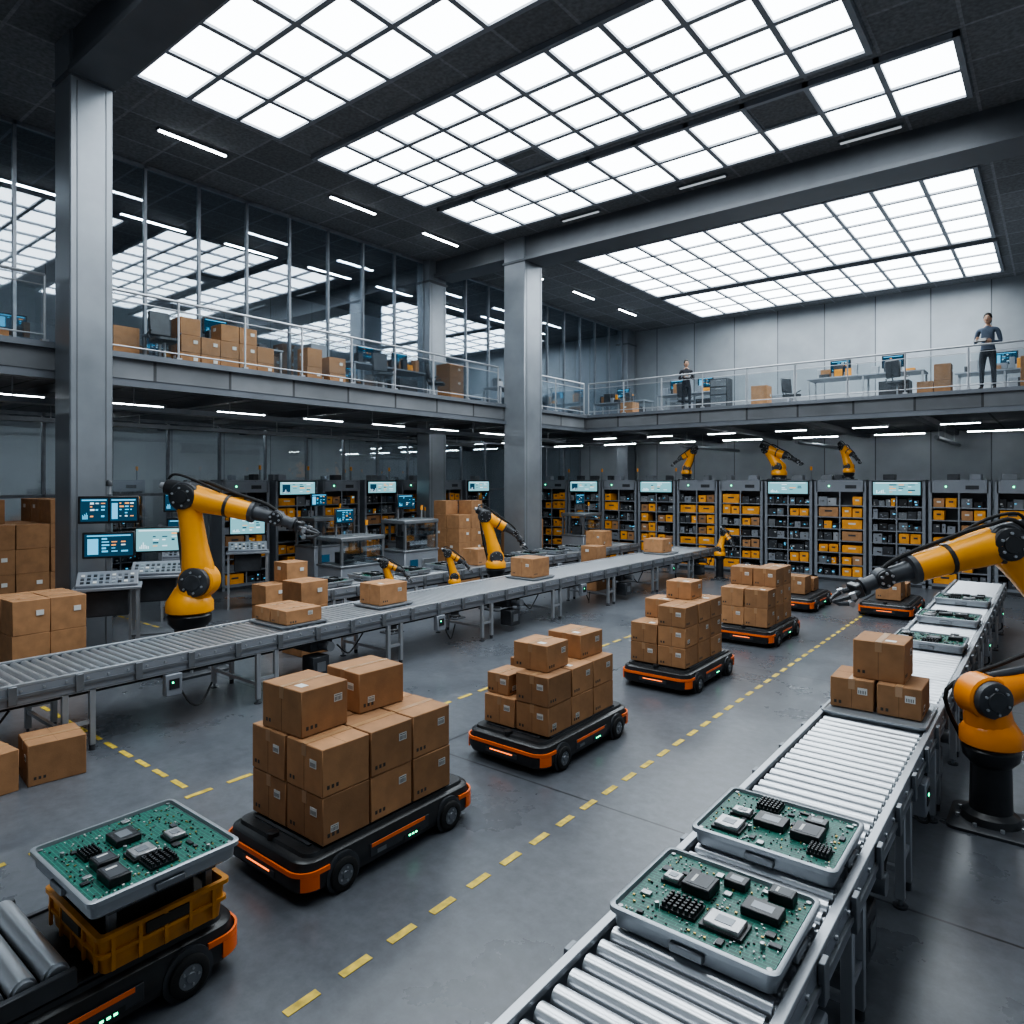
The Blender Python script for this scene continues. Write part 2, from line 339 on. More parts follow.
# ------------------------------------------------------------------ floor markings
m=MB()
def dash(x,y,l,w,ax):
    if ax=='y': m.bx(x-w/2,x+w/2,y-l/2,y+l/2,0.0005,.004,'line')
    else: m.bx(x-l/2,x+l/2,y-w/2,y+w/2,0.0005,.004,'line')
y=1.2
while y<20: dash(-3.4,y,.22,.06,'y'); y+=.385
y=.8
while y<20: dash(-6.45,y,.26,.055,'y'); y+=.42
x=-10.4
while x<-6.6: dash(x,3.3,.26,.055,'x'); x+=.4
x=-16.5
while x<-12.: dash(x,6.55,.26,.055,'x'); x+=.4
m.obj('floor_marking')
# ------------------------------------------------------------------ cartons
CACHE={}
def carton(x,y,z,sx=.46,sy=.46,sz=.36,rz=None):
    var=R.randrange(4); key=(round(sx,2),round(sy,2),round(sz,2),var)
    if key not in CACHE:
        m=MB(); m.box((0,0,sz/2),(sx,sy,sz),'card',b=.006)
        m.box((0,0,sz+.0005),(.006,sy-.02,.002),'seam')
        m.box((0,0,sz+.0012),(.055,sy+.002,.002),'tape'); 
        for sg in(-1,1): m.box((0,sg*(sy/2+.001),sz-.045),(.055,.002,.09),'tape'); m.box((0,sg*(sy/2+.0005),sz*.4),(.003,.001,sz*.75),'seam')
        if var==1: m.box((0,0,sz-.0),(sx-.01,.002,.0012),'seam')
        def label(face,u,w,lw,lh):
            if face=='x':
                m.box((sx/2+.001,u,w),(.002,lw,lh),'lab')
                for i in range(5): m.box((sx/2+.0025,u-lw*.36+i*lw*.17,w-lh*.12),(.001,lw*.07,lh*.5),'ink')
                m.box((sx/2+.0025,u,w+lh*.32),(.001,lw*.8,lh*.08),'ink')
            else:
                m.box((u,-sy/2-.001,w),(lw,.002,lh),'lab')
                for i in range(5): m.box((u-lw*.36+i*lw*.17,-sy/2-.0025,w-lh*.12),(lw*.07,.001,lh*.5),'ink')
        if var in(0,2): label('x',sx*.25,sz*.66,.08,.06)
        if var in(1,3): label('y',sx*.25,sz*.64,.08,.06)
        if var==3: label('x',-sx*.25,sz*.3,.07,.05)
        for i in range(3): m.box((sx/2+.0008,-sy*.38+i*.04,sz*.18),(.001,.022,.028),'ink')
        for i in range(2): m.box((-sx*.38+i*.04,-sy/2-.0008,sz*.18),(.022,.001,.028),'ink')
        if var==2: m.box((sx*.2,-sy*.25,sz+.001),(.09,.07,.001),'lab')
        CACHE[key]=m.mesh('cardboard_box')
    return put('cardboard_box',CACHE[key],(x,y,z),R.uniform(-.02,.02) if rz is None else rz)
# ------------------------------------------------------------------ AGV
def agvmesh():
    m=MB(); hx,hy=.53,.92
    m.loft((0,0,0),[(.055,hx-.09,hy-.1,.1),(.075,hx-.02,hy-.03,.14),(.13,hx,hy,.15),(.2,hx,hy,.15),(.235,hx-.015,hy-.02,.15),(.285,hx-.02,hy-.03,.14),(.30,hx-.04,hy-.05,.13)],'blk',n=7)
    m.loft((0,0,0),[(.30,hx-.06,hy-.09,.09),(.325,hx-.07,hy-.1,.08)],'deck')
    for sx in(-1,1): m.box((sx*(hx-.1),0,.335),(.03,1.3,.02),'blk2',b=.004)
    for sy in(-1,1): m.box((0,sy*(hy-.2),.33),(.7,.03,.012),'blk2')
    full=rrect(hx,hy,.15,7)
    def arc(sy,ext):
        r=.15
        if sy<0: return [(-hx,-hy+ext)]+[p for p in full if p[1]<-hy+r+1e-4]+[(hx,-hy+ext)]
        return [(hx,hy-ext)]+[p for p in full if p[1]>hy-r-1e-4]+[(-hx,hy-ext)]
    for sy in(-1,1):
        pa=arc(sy,.24)
        m.band(pa,.203,.236,.007,'aorg')
        m.band(pa[1:6],.105,.2,.008,'aorg'); m.band(pa[-6:-1],.105,.2,.008,'aorg')
        m.box((0,sy*(hy+.002),.15),(.42,.012,.05),'blk2',b=.003); m.box((0,sy*(hy+.009),.165),(.3,.004,.012),'ledr')
        m.lathe((0,sy*(hy-.12),.30),(0,0,1),[(0,.045),(.05,.045),(.055,.03)],'blk',16)
    for sx in(-1,1):
        m.box((sx*(hx+.003),0,.175),(.012,.62,.10),'blk2',b=.004)
        m.box((sx*(hx+.010),-.02,.212),(.006,.56,.026),'aorg'); m.box((sx*(hx+.010),.12,.14),(.006,.18,.04),'blk')
        for i in range(3): m.box((sx*(hx+.014),.09+i*.035,.14),(.003,.02,.012),'led')
        m.box((sx*(hx+.010),-.2,.15),(.004,.09,.03),'alud')
        for sy in(-1,1):
            y=sy*.56
            m.lathe((sx*(hx-.06),y,.125),(sx,0,0),[(0,.15),(.064,.15),(.066,.13)],'blk2',28)
            m.lathe((sx*(hx-.05),y,.12),(sx,0,0),[(0,.118),(.075,.118),(.085,.105),(.085,.075),(.078,.07)],'rub',28)
            m.lathe((sx*(hx+.025),y,.12),(sx,0,0),[(0,.072),(.006,.068),(.004,.05),(.004,.03),(.014,.026),(.014,.0)],'alud',24,cap=False)
            for a in range(5): 
                t=a*2*math.pi/5; m.cyl((sx*(hx+.028),y+.048*math.cos(t),.12+.048*math.sin(t)),(sx*(hx+.036),y+.048*math.cos(t),.12+.048*math.sin(t)),.008,'alu',6)
    for sx in(-1,1):
        for sy in(-1,1): m.cyl((sx*.3-.02,sy*.7,.045),(sx*.3+.02,sy*.7,.045),.045,'rub',14)
    return m.mesh('mobile_transport_robot')
AG=agvmesh()
for (x,y) in ((-4.64,3.76),(-4.56,6.5),(-4.52,9.85),(-4.5,13.3),(-4.85,17.2),(-2.95,17.6),(-4.50,1.42)): put('mobile_transport_robot',AG,(x,y,0))
zd=.346
def grid(cx,cy,bw,bd,h,layers):
    for k,rows in enumerate(layers):
        for (i,j) in rows: carton(cx+(i-.5)*(bw+.016)+R.uniform(-.005,.005),cy+(j-1)*(bd+.018)+R.uniform(-.005,.005),zd+k*h+ .0008*(k+1),bw,bd,h-.003,rz=R.uniform(-.009,.009))
A=[(0,0),(1,0),(0,1),(1,1),(0,2),(1,2)]
grid(-4.62,3.72,.45,.43,.35,[A,A])
carton(-4.72,3.30,zd+.704,.5,.44,.35,.03); carton(-4.78,3.96,zd+.704,.46,.48,.33,-.04)
grid(-4.54,6.46,.42,.43,.305,[A,[(1,0),(0,1),(1,1),(0,2),(1,2)],[]])
carton(-4.46,6.15,zd+.614,.44,.42,.28,0.03); carton(-4.48,6.87,zd+.614,.46,.46,.27,-.03)
carton(-4.83,6.03,zd+.307,.3,.36,.22,0)
grid(-4.52,9.75,.42,.43,.285,[A,A,[(1,0),(0,1),(1,1),(1,2)]]); carton(-4.5,9.95,zd+.859,.4,.42,.26,0)
grid(-4.5,13.2,.42,.45,.335,[A,A,[(0,1),(1,1),(1,2)]])
carton(-4.85,17.,zd,.5,.5,.4);carton(-4.8,17.6,zd,.45,.45,.3);carton(-2.95,17.4,zd,.5,.5,.42);carton(-2.9,18.,zd,.45,.45,.3)
# ------------------------------------------------------------------ conveyor
def conveyor(name,x0,x1,y0,y1,z,r,pitch,legs,n=16,side=1):
    m=MB(); xa,xb=x0+.05,x1-.05
    y=y0+.08
    while y<y1-.05:
        m.lathe((xa+.012,y,z-r),(1,0,0),[(0,r*.55),(.01,r*.55),(.012,r),(xb-xa-.036,r),(xb-xa-.034,r*.55),(xb-xa-.024,r*.55)],'roll',n); y+=pitch
    for sg,x in((-1,x0),(1,x1)):
        xi=x+(.05 if sg<0 else -.05)
        m.bx(min(x,xi),max(x,xi),y0,y1,z-.02,z+.012,'alu',b=.004)
        m.bx(x-.008 if sg>0 else x,x if sg>0 else x+.008,y0,y1,z-.2,z-.02,'steel')
        m.bx(min(x,xi),max(x,xi),y0,y1,z-.21,z-.195,'alu')
        m.bx(x+sg*.0,x+sg*.02,y0,y1,z-.125,z-.095,'alud')
        y=y0+.14
        while y<y1-.1:
            m.cyl((x,y,z-.06),(x+sg*.012,y,z-.06),.014,'alu',8); y+=pitch*2
        y=y0+.3
        while y<y1-.3:
            m.bx(min(x+sg*.005,x+sg*.035),max(x+sg*.005,x+sg*.035),y-.04,y+.04,z-.19,z-.0,'alud',b=.004); y+=.62
    y=y0+.35
    while y<y1-.1:
        for sg,x in((-1,x0),(1,x1)):
            xx=x-sg*.03
            m.bx(xx-.03,xx+.03,y-.03,y+.03,.06,z-.2,'alu',b=.004); m.cyl((xx,y,.012),(xx,y,.07),.015,'alud',8); m.cyl((xx,y,0),(xx,y,.014),.05,'blk2',12)
            m.bx(xx-.03,xx+.03,y+.24,y+.30,.06,z-.2,'alu',b=.004); m.cyl((xx,y+.27,0),(xx,y+.27,.06),.03,'blk2',10); m.bx(xx-.02,xx+.02,y,y+.27,.3,.34,'alu')
        m.bx(x0+.05,x1-.05,y-.02,y+.02,.24,.28,'alu'); m.bx(x0+.05,x1-.05,y-.025,y+.025,z-.26,z-.2,'alud')
        y+=legs
    y=y0+legs*.5+.35; i=0
    while y<y1-.5:
        if i%2==0:
            m.bx(x0+.15,x1-.2,y-.2,y+.2,z-.42,z-.22,'blk2',b=.015); m.cyl((x1-.2,y,z-.33),(x1+.02,y,z-.33),.07,'alud',16)
            m.bx(x1-.32,x1-.04,y-.26,y+.02,.12,.42,'blk2',b=.01); m.bx(x1-.04,x1-.03,y-.2,y-.05,.2,.34,'alud')
            m.tube([(x1-.1,y+.2,z-.35),(x1-.05,y+.35,z-.5),(x1-.08,y+.5,z-.45),(x1-.05,y+.65,z-.25)],.012,'rub',6,sub=4)
        else:
            m.bx(x1-.06,x1+.04,y-.1,y+.1,z-.48,z-.22,'steel',b=.01); m.bx(x1+.04,x1+.046,y-.06,y+.06,z-.4,z-.28,'blk'); m.bx(x1+.046,x1+.05,y-.03,y-.01,z-.33,z-.31,'led')
            m.tube([(x1,y+.08,z-.4),(x1+.02,y+.2,z-.62),(x1-.1,y+.4,z-.7),(x1-.2,y+.6,z-.5)],.012,'rub',6,sub=4)
        y+=legs; i+=1
    m.cyl((x1-.08,y0+.1,z-.24),(x1-.08,y1-.1,z-.24),.018,'rub',8)
    return m.obj(name,((x0+x1)/2,(y0+y1)/2,0))
conveyor('roller_conveyor',-1.74,-.84,.5,17.5,.86,.047,.122,1.55,n=20)
conveyor('roller_conveyor',-9.6,-8.4,.2,20.8,.88,.042,.105,2.3,n=12)
conveyor('roller_conveyor',-12.05,-11.0,8.0,20.8,.88,.04,.13,2.2,n=8)
# ------------------------------------------------------------------ PCB trays
def traymesh(seed,hx=.40,hy=.34):
    r=random.Random(seed); m=MB()
    m.loft((0,0,0),[(0,hx-.05,hy-.05,.03),(.02,hx-.025,hy-.025,.035),(.085,hx-.02,hy-.02,.035),(.09,hx,hy,.045),(.115,hx,hy,.045),(.118,hx-.006,hy-.006,.04),(.118,hx-.022,hy-.022,.035),(.095,hx-.026,hy-.026,.03)],'tray',n=5)
    m.loft((0,0,0),[(.09,hx-.034,hy-.034,.02),(.101,hx-.034,hy-.034,.02)],'pcb')
    for a in(-1,1):
        m.box((a*(hx-.012),0,.05),(.03,.16,.04),'alud',b=.005); m.box((0,a*(hy-.012),.05),(.16,.03,.04),'alud',b=.005)
        for b in(-1,1): m.cyl((a*(hx-.05),b*(hy-.05),.1),(a*(hx-.05),b*(hy-.05),.108),.012,'chipm',10)
    z=.101; occ=[]
    def ok(x,y,w,h,e=.045):
        if abs(x)+w/2>hx-e or abs(y)+h/2>hy-e: return False
        for (a,b,c,d) in occ:
            if abs(a-x)<(c+w)/2+.004 and abs(b-y)<(d+h)/2+.004: return False
        occ.append((x,y,w,h)); return True
    big=0;t=0
    while big<7 and t<600:
        t+=1; w=r.uniform(.13,.2);h=r.uniform(.11,.17);x=r.uniform(-hx,hx);y=r.uniform(-hy,hy)
        if big>3: w*=.7;h*=.7
        if ok(x,y,w,h):
            ty=(seed+big)%4
            if ty==0: m.box((x,y,z+.02),(w,h,.04),'chip',b=.004); m.box((x,y,z+.0405),(w*.55,h*.5,.001),'alud')
            elif ty==1: m.box((x,y,z+.008),(w,h,.016),'chip'); m.box((x,y,z+.02),(w*.86,h*.86,.03),'chipm',b=.006); m.box((x,y,z+.036),(w*.4,h*.4,.002),'alud')
            elif ty==2:
                m.box((x,y,z+.008),(w,h,.016),'chip')
                for i in range(6):
                    for j in range(5): m.box((x-w*.42+i*w*.168,y-h*.4+j*h*.2,z+.025),(w*.09,h*.1,.024),'chip')
            else: m.box((x,y,z+.025),(w,h,.05),'chip',b=.005); m.box((x,y,z+.0505),(w*.75,h*.75,.002),'blk2'); m.box((x-w*.2,y,z+.052),(w*.1,h*.5,.001),'lab')
            big+=1
    for i in range(36):
        w=r.uniform(.025,.06);h=r.uniform(.02,.05);x=r.uniform(-hx,hx);y=r.uniform(-hy,hy)
        if ok(x,y,w,h):
            m.box((x,y,z+.006),(w,h,.012),r.choice(['chip','chip','chipm','blk2']),b=.002)
            for k in range(4): m.box((x-w/2-.003,y-h*.35+k*h*.23,z+.002),(.006,h*.1,.003),'chipm')
    for i in range(480):
        w=r.uniform(.004,.012);h=r.uniform(.004,.012);x=r.uniform(-hx,hx);y=r.uniform(-hy,hy)
        if ok(x,y,w,h): m.box((x,y,z+.003),(w,h,r.uniform(.004,.012)),r.choice(['chipm','gold','lab','chip','chip','chip']))
    for i in range(8):
        x=r.uniform(-hx+.08,hx-.08);y=r.uniform(-hy+.08,hy-.08)
        if ok(x,y,.02,.02): m.lathe((x,y,z),(0,0,1),[(0,.011),(.025,.011),(.026,.008)],'chipm',12)
    return m.mesh('circuit_board_tray')
T=[traymesh(i) for i in (3,8,13)]
put('circuit_board_tray',T[0],(-1.29,3.20,.861)); put('circuit_board_tray',T[1],(-1.29,4.15,.861))
put('circuit_board_tray',T[2],(-1.29,10.3,.861)); put('circuit_board_tray',T[0],(-1.29,14.2,.861)); put('circuit_board_tray',T[1],(-1.29,12.2,.861))
def palletTray(x,y,z,hx=.42,hy=.42):
    m=MB(); m.loft((x,y,z),[(0,hx-.03,hy-.03,.04),(.03,hx,hy,.05),(.045,hx,hy,.05),(.045,hx-.02,hy-.02,.04),(.035,hx-.03,hy-.03,.04)],'tray'); m.obj('transport_tray',(x,y,z))
palletTray(-1.29,7.1,.861,.42,.4)
carton(-1.49,7.12,.907,.36,.48,.27,0.03); carton(-1.1,7.12,.907,.35,.48,.27,0); carton(-1.28,7.2,1.1785,.42,.46,.35,.0)
for (x,y,hx) in ((-9.,6.0,.45),(-9.,7.85,.35),(-9.,12.,.4),(-9.,18.3,.4)): palletTray(x,y,.881,hx,.4)
carton(-9.22,6.0,.927,.4,.6,.2,0);carton(-8.8,6.0,.927,.4,.6,.2,0); carton(-9.,7.85,.927,.52,.6,.34,0); carton(-9.,12.,.927,.6,.6,.4,0); carton(-9.1,18.3,.927,.6,.6,.38,0)
for y in (8.6,9.7,10.8,12.0,14.2,15.3,16.4,17.6): put('circuit_board_tray',R.choice(T),(-11.52,y,.881))
carton(-11.5,19.,.881,.6,.6,.5,0); carton(-11.5,13.1,.881,.5,.5,.4,0)
# AGV0 cargo
m=MB()
y=.62
while y<1.4: m.lathe((-4.97,y,zd+.075),(1,0,0),[(0,.05),(.02,.05),(.021,.062),(.88,.062),(.881,.05),(.9,.05)],'roll',22); y+=.145
for x in(-5.0,-4.04): m.bx(x-.02,x+.02,.58,1.42,zd,zd+.1,'blk2',b=.004)
m.obj('roller_bed')
m=MB(); cx,cy=-4.34,1.86
hx,hy=.38,.36; zt=zd+.012
m.loft((cx,cy,zt),[(0,hx-.03,hy-.03,.03),(.10,hx-.02,hy-.02,.03),(.10,hx,hy,.03),(.12,hx,hy,.03),(.12,hx-.015,hy-.015,.03),(.2,hx-.01,hy-.01,.03),(.2,hx+.01,hy+.01,.03),(.225,hx+.01,hy+.01,.03),(.225,hx-.02,hy-.02,.02),(.09,hx-.03,hy-.03,.02)],'tote')
m.bx(cx-hx+.04,cx+hx-.04,cy-hy+.04,cy+hy-.04,zt+.095,zt+.15,'toted')
for i in range(5): m.bx(cx+hx-.012,cx+hx+.004,cy-hy+.06+i*.14,cy-hy+.08+i*.14,zt+.02,zt+.2,'tote'); m.bx(cx-hx+.05+i*.16,cx-hx+.07+i*.16,cy-hy-.004,cy-hy+.012,zt+.02,zt+.2,'tote')
m.bx(cx+hx-.006,cx+hx+.006,cy-.12,cy+.12,zt+.13,zt+.19,'toted'); m.bx(cx-.12,cx+.12,cy-hy-.006,cy-hy+.006,zt+.13,zt+.19,'toted')
for i in range(5): m.box((cx-.2+.1*i,cy+R.uniform(-.1,.1),zt+.2),(.09,.4,.14),R.choice(['blk2','blk','toted']),b=.01,rz=R.uniform(-.2,.2))
for a in(-1,1):
    for b in(-1,1): m.bx(cx+a*.3-.02,cx+a*.3+.02,cy+b*.27-.02,cy+b*.27+.02,zt+.12,zt+.36,'alud')
m.bx(cx-.34,cx+.34,cy-.3,cy+.3,zt+.30,zt+.36,'blk2')
m.obj('parts_tote',(cx,cy,zt))
put('circuit_board_tray',traymesh(21,.44,.42),(-4.30,1.83,zt+.361))
# ------------------------------------------------------------------ robots
def robot(S,E,W,Tt,base,s=1.,hose=True,name='industrial_robot_arm',oc='org',fr=.66,tz=.30,tk=1.):
    m=MB(); S,E,W,Tt=map(V,(S,E,W,Tt)); bx,by,bz=base
    h=Tt-S; h.z=0; h.normalize(); n=V((-h.y,h.x,0))
    zt=S.z-tz*s
    m.loft((bx,by,bz),[(0,.36*s,.36*s,.08*s),(.03*s,.36*s,.36*s,.08*s),(.05*s,.33*s,.33*s,.08*s)],'blk2')
    for a in range(8):
        t=a*math.pi/4+.39; m.cyl((bx+.3*s*math.cos(t),by+.3*s*math.sin(t),bz+.04*s),(bx+.3*s*math.cos(t),by+.3*s*math.sin(t),bz+.08*s),.02*s,'alu',6)
    H=zt-bz
    m.lathe((bx,by,bz),(0,0,1),[(.04*s,.27*s),(.12*s,.25*s),(.16*s,.19*s),(max(.17*s,H-.2*s),.18*s),(H-.12*s,.25*s),(H-.03*s,.26*s),(H,.24*s)],'blk',24)
    m.lathe((bx,by,zt),(0,0,1),[(0,.245*s),(.02*s,.28*s),(.14*s,.28*s),(.2*s,.24*s),(.32*s,.17*s)],oc,24)
    m.tube([(bx,by,zt+.1*s),V((bx,by,zt+.2*s)).lerp(S,.5),S],[.23*s,.21*s,.18*s],oc,18)
    def joint(P,r,w,k1='blk2',k2=oc):
        m.lathe(P-n*w*.62,n,[(0,r*.9),(.02*s,r),(w*1.24-.02*s,r),(w*1.24,r*.9)],k2,24)
        for sg in(-1,1):
            m.lathe(P+n*sg*w*.6,n*sg,[(0,r*.86),(w*.3,r*.82),(w*.36,r*.7),(w*.36,r*.45),(w*.42,r*.42)],k1,22)
            for a in range(6):
                t=a*math.pi/3; u=n.orthogonal().normalized(); v=n.cross(u); q=P+n*sg*w*.95+(u*math.cos(t)+v*math.sin(t))*r*.58
                m.cyl(q,q+n*sg*.02*s,.014*s,'alu',6)
    joint(S,.22*s,.22*s)
    d=(E-S).normalized(); 
    m.tube([S,S.lerp(E,.18),S.lerp(E,.4),S.lerp(E,.75),E],[.18*s*tk,.18*s*tk,.15*s*tk,.135*s*tk,.15*s*tk],oc,18,sub=3)
    side=d.cross(n).normalized()
    if side.dot(h)>0: side=-side
    m.cyl(S+side*.17*s+d*.1*s,S.lerp(E,.6)+side*.15*s,.045*s,'blk2',12); m.cyl(S.lerp(E,.6)+side*.15*s,S.lerp(E,.85)+side*.1*s,.025*s,'alu',10)
    joint(E,.19*s,.19*s,'blk','blk2')
    f=(W-E).normalized(); up=f.cross(n).normalized(); 
    if up.z<0: up=-up
    m.lathe(E-f*.30*s+up*.06*s,f,[(0,.07*s),(.02*s,.1*s),(.2*s,.11*s),(.32*s,.13*s)],'blk',18)
    m.lathe(E-f*.36*s+up*.06*s,f,[(0,.04*s),(.07*s,.05*s)],'alu',12)
    q=E.lerp(W,fr)
    m.tube([E,E+f*.1*s,E.lerp(W,.2),E.lerp(W,.45),q],[.14*s*tk,.16*s*tk,.15*s*tk,.125*s*tk,.115*s*tk],oc,18,sub=3)
    m.lathe(q-f*.02*s,f,[(0,.125*s*tk),(.05*s,.125*s*tk),(.06*s,.105*s*tk)],'blk2',18)
    m.tube([q,q.lerp(W,.5),W],[.1*s,.085*s,.085*s],'blk2',16)
    joint(W,.1*s,.1*s,'blk','blk2')
    g=(Tt-W).normalized(); L=(Tt-W).length
    m.lathe(W,g,[(0,.075*s),(L*.35,.07*s),(L*.36,.09*s),(L*.44,.09*s),(L*.46,.06*s),(L*.5,.06*s)],'blk2',18)
    u2=n.cross(g).normalized()
    P=W+g*L*.5
    rot=Matrix((n,u2,g)).transposed()
    m.box(P+g*.03*s,(.2*s,.13*s,.07*s),'blk',rot=rot,b=.012*s)
    for off in (n*.08*s,-n*.08*s,u2*.06*s):
        o=off.normalized()
        a=P+off+g*.05*s
        m.tube([a,a+o*.045*s+g*.3*L*.5,a-o*.0*s+g*L*.36,a-o*.045*s+g*L*.46],[.03*s,.026*s,.02*s,.012*s],'blk2',8)
        m.lathe(a+o*.045*s+g*.3*L*.5,n if abs(o.dot(n))<.5 else u2,[(-.03*s,.03*s),(.03*s,.03*s)],'alu',10)
    if hose:
        k=n*.17*s
        m.tube([V((bx,by,zt))+k*1.4-h*.15*s,S+k*1.3-h*.22*s,S.lerp(E,.5)+k+side*.2*s,E+k+side*.15*s+up*.1*s,E+up*.22*s+k*.5+f*.1*s,E.lerp(W,.5)+up*.18*s,E.lerp(W,.85)+up*.14*s,W+up*.07*s],.022*s,'rub',8,sub=5)
        m.tube([E-f*.3*s+up*.05*s,E-f*.25*s+up*.22*s,E+up*.24*s-k*.4,E.lerp(W,.35)+up*.16*s-k*.3],.016*s,'rub',8,sub=5)
        for t in(.45,): m.lathe(E.lerp(W,t),f,[(-.02*s,.135*s*tk),(.02*s,.135*s*tk)],'blk',16)
    return m.obj(name,(bx,by,bz))
robot((-10.58,5.46,1.42),(-10.73,5.34,2.74),(-9.62,6.21,2.40),(-9.13,6.6,2.17),(-10.7,5.36,0),1.25,tz=.4,tk=1.05,fr=.72)
robot((.3,10.4,1.1),(-.53,9.76,2.27),(-1.6,8.94,1.86),(-2.03,8.60,1.62),(.3,10.4,0),1.2,tk=1.15,fr=.74)
robot((-.52,7.26,1.12),(.02,7.75,1.28),(.6,8.2,2.0),(.9,8.5,2.0),(-.46,7.31,0),.85,oc='orgr',tz=.5)
robot((-10.3,12.4,1.2),(-10.5,12.25,2.15),(-10.0,12.75,1.75),(-9.8,12.95,1.4),(-10.3,12.4,0),.85,tk=1.1)
robot((-10.3,9.2,.9),(-10.4,9.1,1.35),(-10.15,9.35,1.2),(-10.0,9.45,1.0),(-10.3,9.2,0),.5)
robot((-10.3,11.0,.9),(-10.4,10.9,1.4),(-10.15,11.15,1.2),(-10.0,11.25,1.0),(-10.3,11.0,0),.5)
robot((-8.0,20.2,.9),(-7.9,20.3,1.4),(-7.6,20.2,1.1),(-7.5,20.1,.9),(-8.0,20.2,0),.6)
# ------------------------------------------------------------------ racks
def rack(x,y,rz,seed,style):
    r=random.Random(seed); m=MB(); w,d,h=1.42,.62,3.0
    for a in(-1,1):
        for b in(-1,1): m.box((a*(w/2-.04),b*(d/2-.03),h/2),(.08,.06,h),'steel')
        m.box((a*(w/2-.012),0,h/2),(.012,d-.1,h-.1),'steel')
    m.box((0,0,h-.02),(w,d,.04),'steel'); m.box((0,d/2-.01,h/2),(w-.1,.01,h-.1),'beam'); m.box((0,0,.1),(w,d,.04),'steel'); m.box((0,-d/2+.02,.05),(w,.03,.1),'blk2')
    n=7; hs=(h-.55)/n
    for i in range(n):
        z=.14+i*hs; m.box((0,0,z),(w-.06,d-.04,.025),'alud')
        m.box((0,-d/2+.015,z+.0),(w-.06,.012,.03),'steel')
        for col in (0,1):
            x0=-w/2+.1 if col==0 else .04; x1=-.04 if col==0 else w/2-.1
            ob=(style=='bin' and (col==1 or i%3==2)) or (style=='bin2' and (i+col)%3!=1) or (style in('scr','eq') and r.random()<.3)
            if ob:
                nb=r.choice((1,2,2)); bw=(x1-x0)/nb
                for q in range(nb):
                    if r.random()<.12: continue
                    bh=r.uniform(.6,.85)*hs; dd=.42; cxx=x0+bw*(q+.5)
                    m.box((cxx,-d/2+.03+dd/2,z+.013+bh/2),(bw-.03,dd,bh),'obin' if r.random()<.8 else 'card',b=.008)
                    m.box((cxx,-d/2+.028,z+.013+bh*.6),(bw*.35,.006,bh*.18),r.choice(['lab','blk2','blk2']))
                continue
            while x0<x1-.08:
                bw=min(r.uniform(.1,.28),x1-x0); bh=r.uniform(.5,.9)*(hs-.05)
                t=r.random(); k='blk2' if t<.45 else('blk' if t<.62 else('steel' if t<.74 else('obin' if t<.8 else('alud' if t<.93 else 'alu'))))
                dd=r.uniform(.3,.5); m.box((x0+bw/2,-d/2+.04+dd/2,z+.013+bh/2),(bw-.012,dd,bh),k)
                f=-d/2+.04
                for q in range(r.randrange(1,4)): m.box((x0+bw/2+r.uniform(-.3,.3)*bw,f-.003,z+.02+bh*r.uniform(.2,.8)),(r.uniform(.02,.07),.006,r.uniform(.01,.04)),r.choice(['alu','lab','alud','lab','steel','uib']) if k not in('alu','steel') else r.choice(['blk','blk2','ink']))
                x0+=bw+r.uniform(0,.03)
    m.box((0,-d/2+.01,(h-.4)/2+.1),(.04,.02,h-.5),'steel')
    if style=='scr' : m.box((0,-d/2-.01,h-.24),(w-.16,.05,.44),'blk'); m.screen(0,-d/2-.037,h-.24,w-.24,.36,seed,True)
    else: m.box((0,-d/2+.02,h-.2),(w-.1,.04,.3),'steel'); m.box((.3,-d/2-.002,h-.2),(.3,.01,.1),'blk2'); m.box((-.3,-d/2-.002,h-.18),(.04,.01,.04),'led')
    for i in range(3):
        if r.random()<.6: m.box((r.uniform(-.5,.5),r.uniform(-.1,.1),h+.08),(r.uniform(.15,.35),.25,.16),r.choice(['blk2','steel','alud']),b=.008)
    if r.random()<.5: m.cyl((.6,0,h),(.6,0,h+.3),.02,'alud',8); m.cyl((.6,0,h+.3),(.6,0,h+.42),.035,'obin',10)
    put('equipment_rack',m.mesh('equipment_rack'),(x,y,0),rz)
for i in range(10):
    rack(-2.1-i*1.49,22.4,0,100+i,{0:'bin2',1:'scr',2:'bin',3:'scr',4:'bin2',5:'bin',6:'scr',7:'eq',8:'scr',9:'bin'}[i])
rack(-.6,22.4,0,99,'bin')
for i in range(7): rack(-17.9,10.4+i*1.62,math.pi/2,200+i,['bin2','scr','eq','scr','bin','eq','scr'][i])
for i in range(5): rack(-22.5,5+i*4,math.pi/2,300+i,('bin2','eq')[i%2])
for (x,yy,dx,s) in ((-4.9,22.4,.35,.6),(-6.9,22.3,.75,.85),(-10.0,22.3,-.5,.65)):
    robot((x,yy,3.4),(x-dx*.5,yy,3.98),(x+dx*.5,yy-.1,3.7),(x+dx*1.0,yy-.15,3.5),(x,yy,3.001),s,tk=1.2,fr=.75)
def pile(x,y,nx,ny,nz,bw=.5,bh=.42,seed=1,z=0):
    r=random.Random(seed); m=MB()
    for k in range(nz):
        for i in range(nx):
            for j in range(ny):
                if k==nz-1 and r.random()<.3: continue
                c=(x+(i-(nx-1)/2)*(bw+.015),y+(j-(ny-1)/2)*(bw+.015),z+k*bh+bh/2)
                m.box(c,(bw,bw,bh-.002),'card',b=.006,rz=r.uniform(-.03,.03)); m.box((c[0],c[1],c[2]+bh/2),(.05,bw,.003),'tape')
                if r.random()<.6: m.box((c[0]+bw/2+.006,c[1]+.1,c[2]+.05),(.01,.09,.07),'lab')
                if r.random()<.4: m.box((c[0]-.05,c[1]-bw/2-.004,c[2]+.08),(.1,.008,.07),'lab')
    m.obj('cardboard_box_stack',(x,y,z))
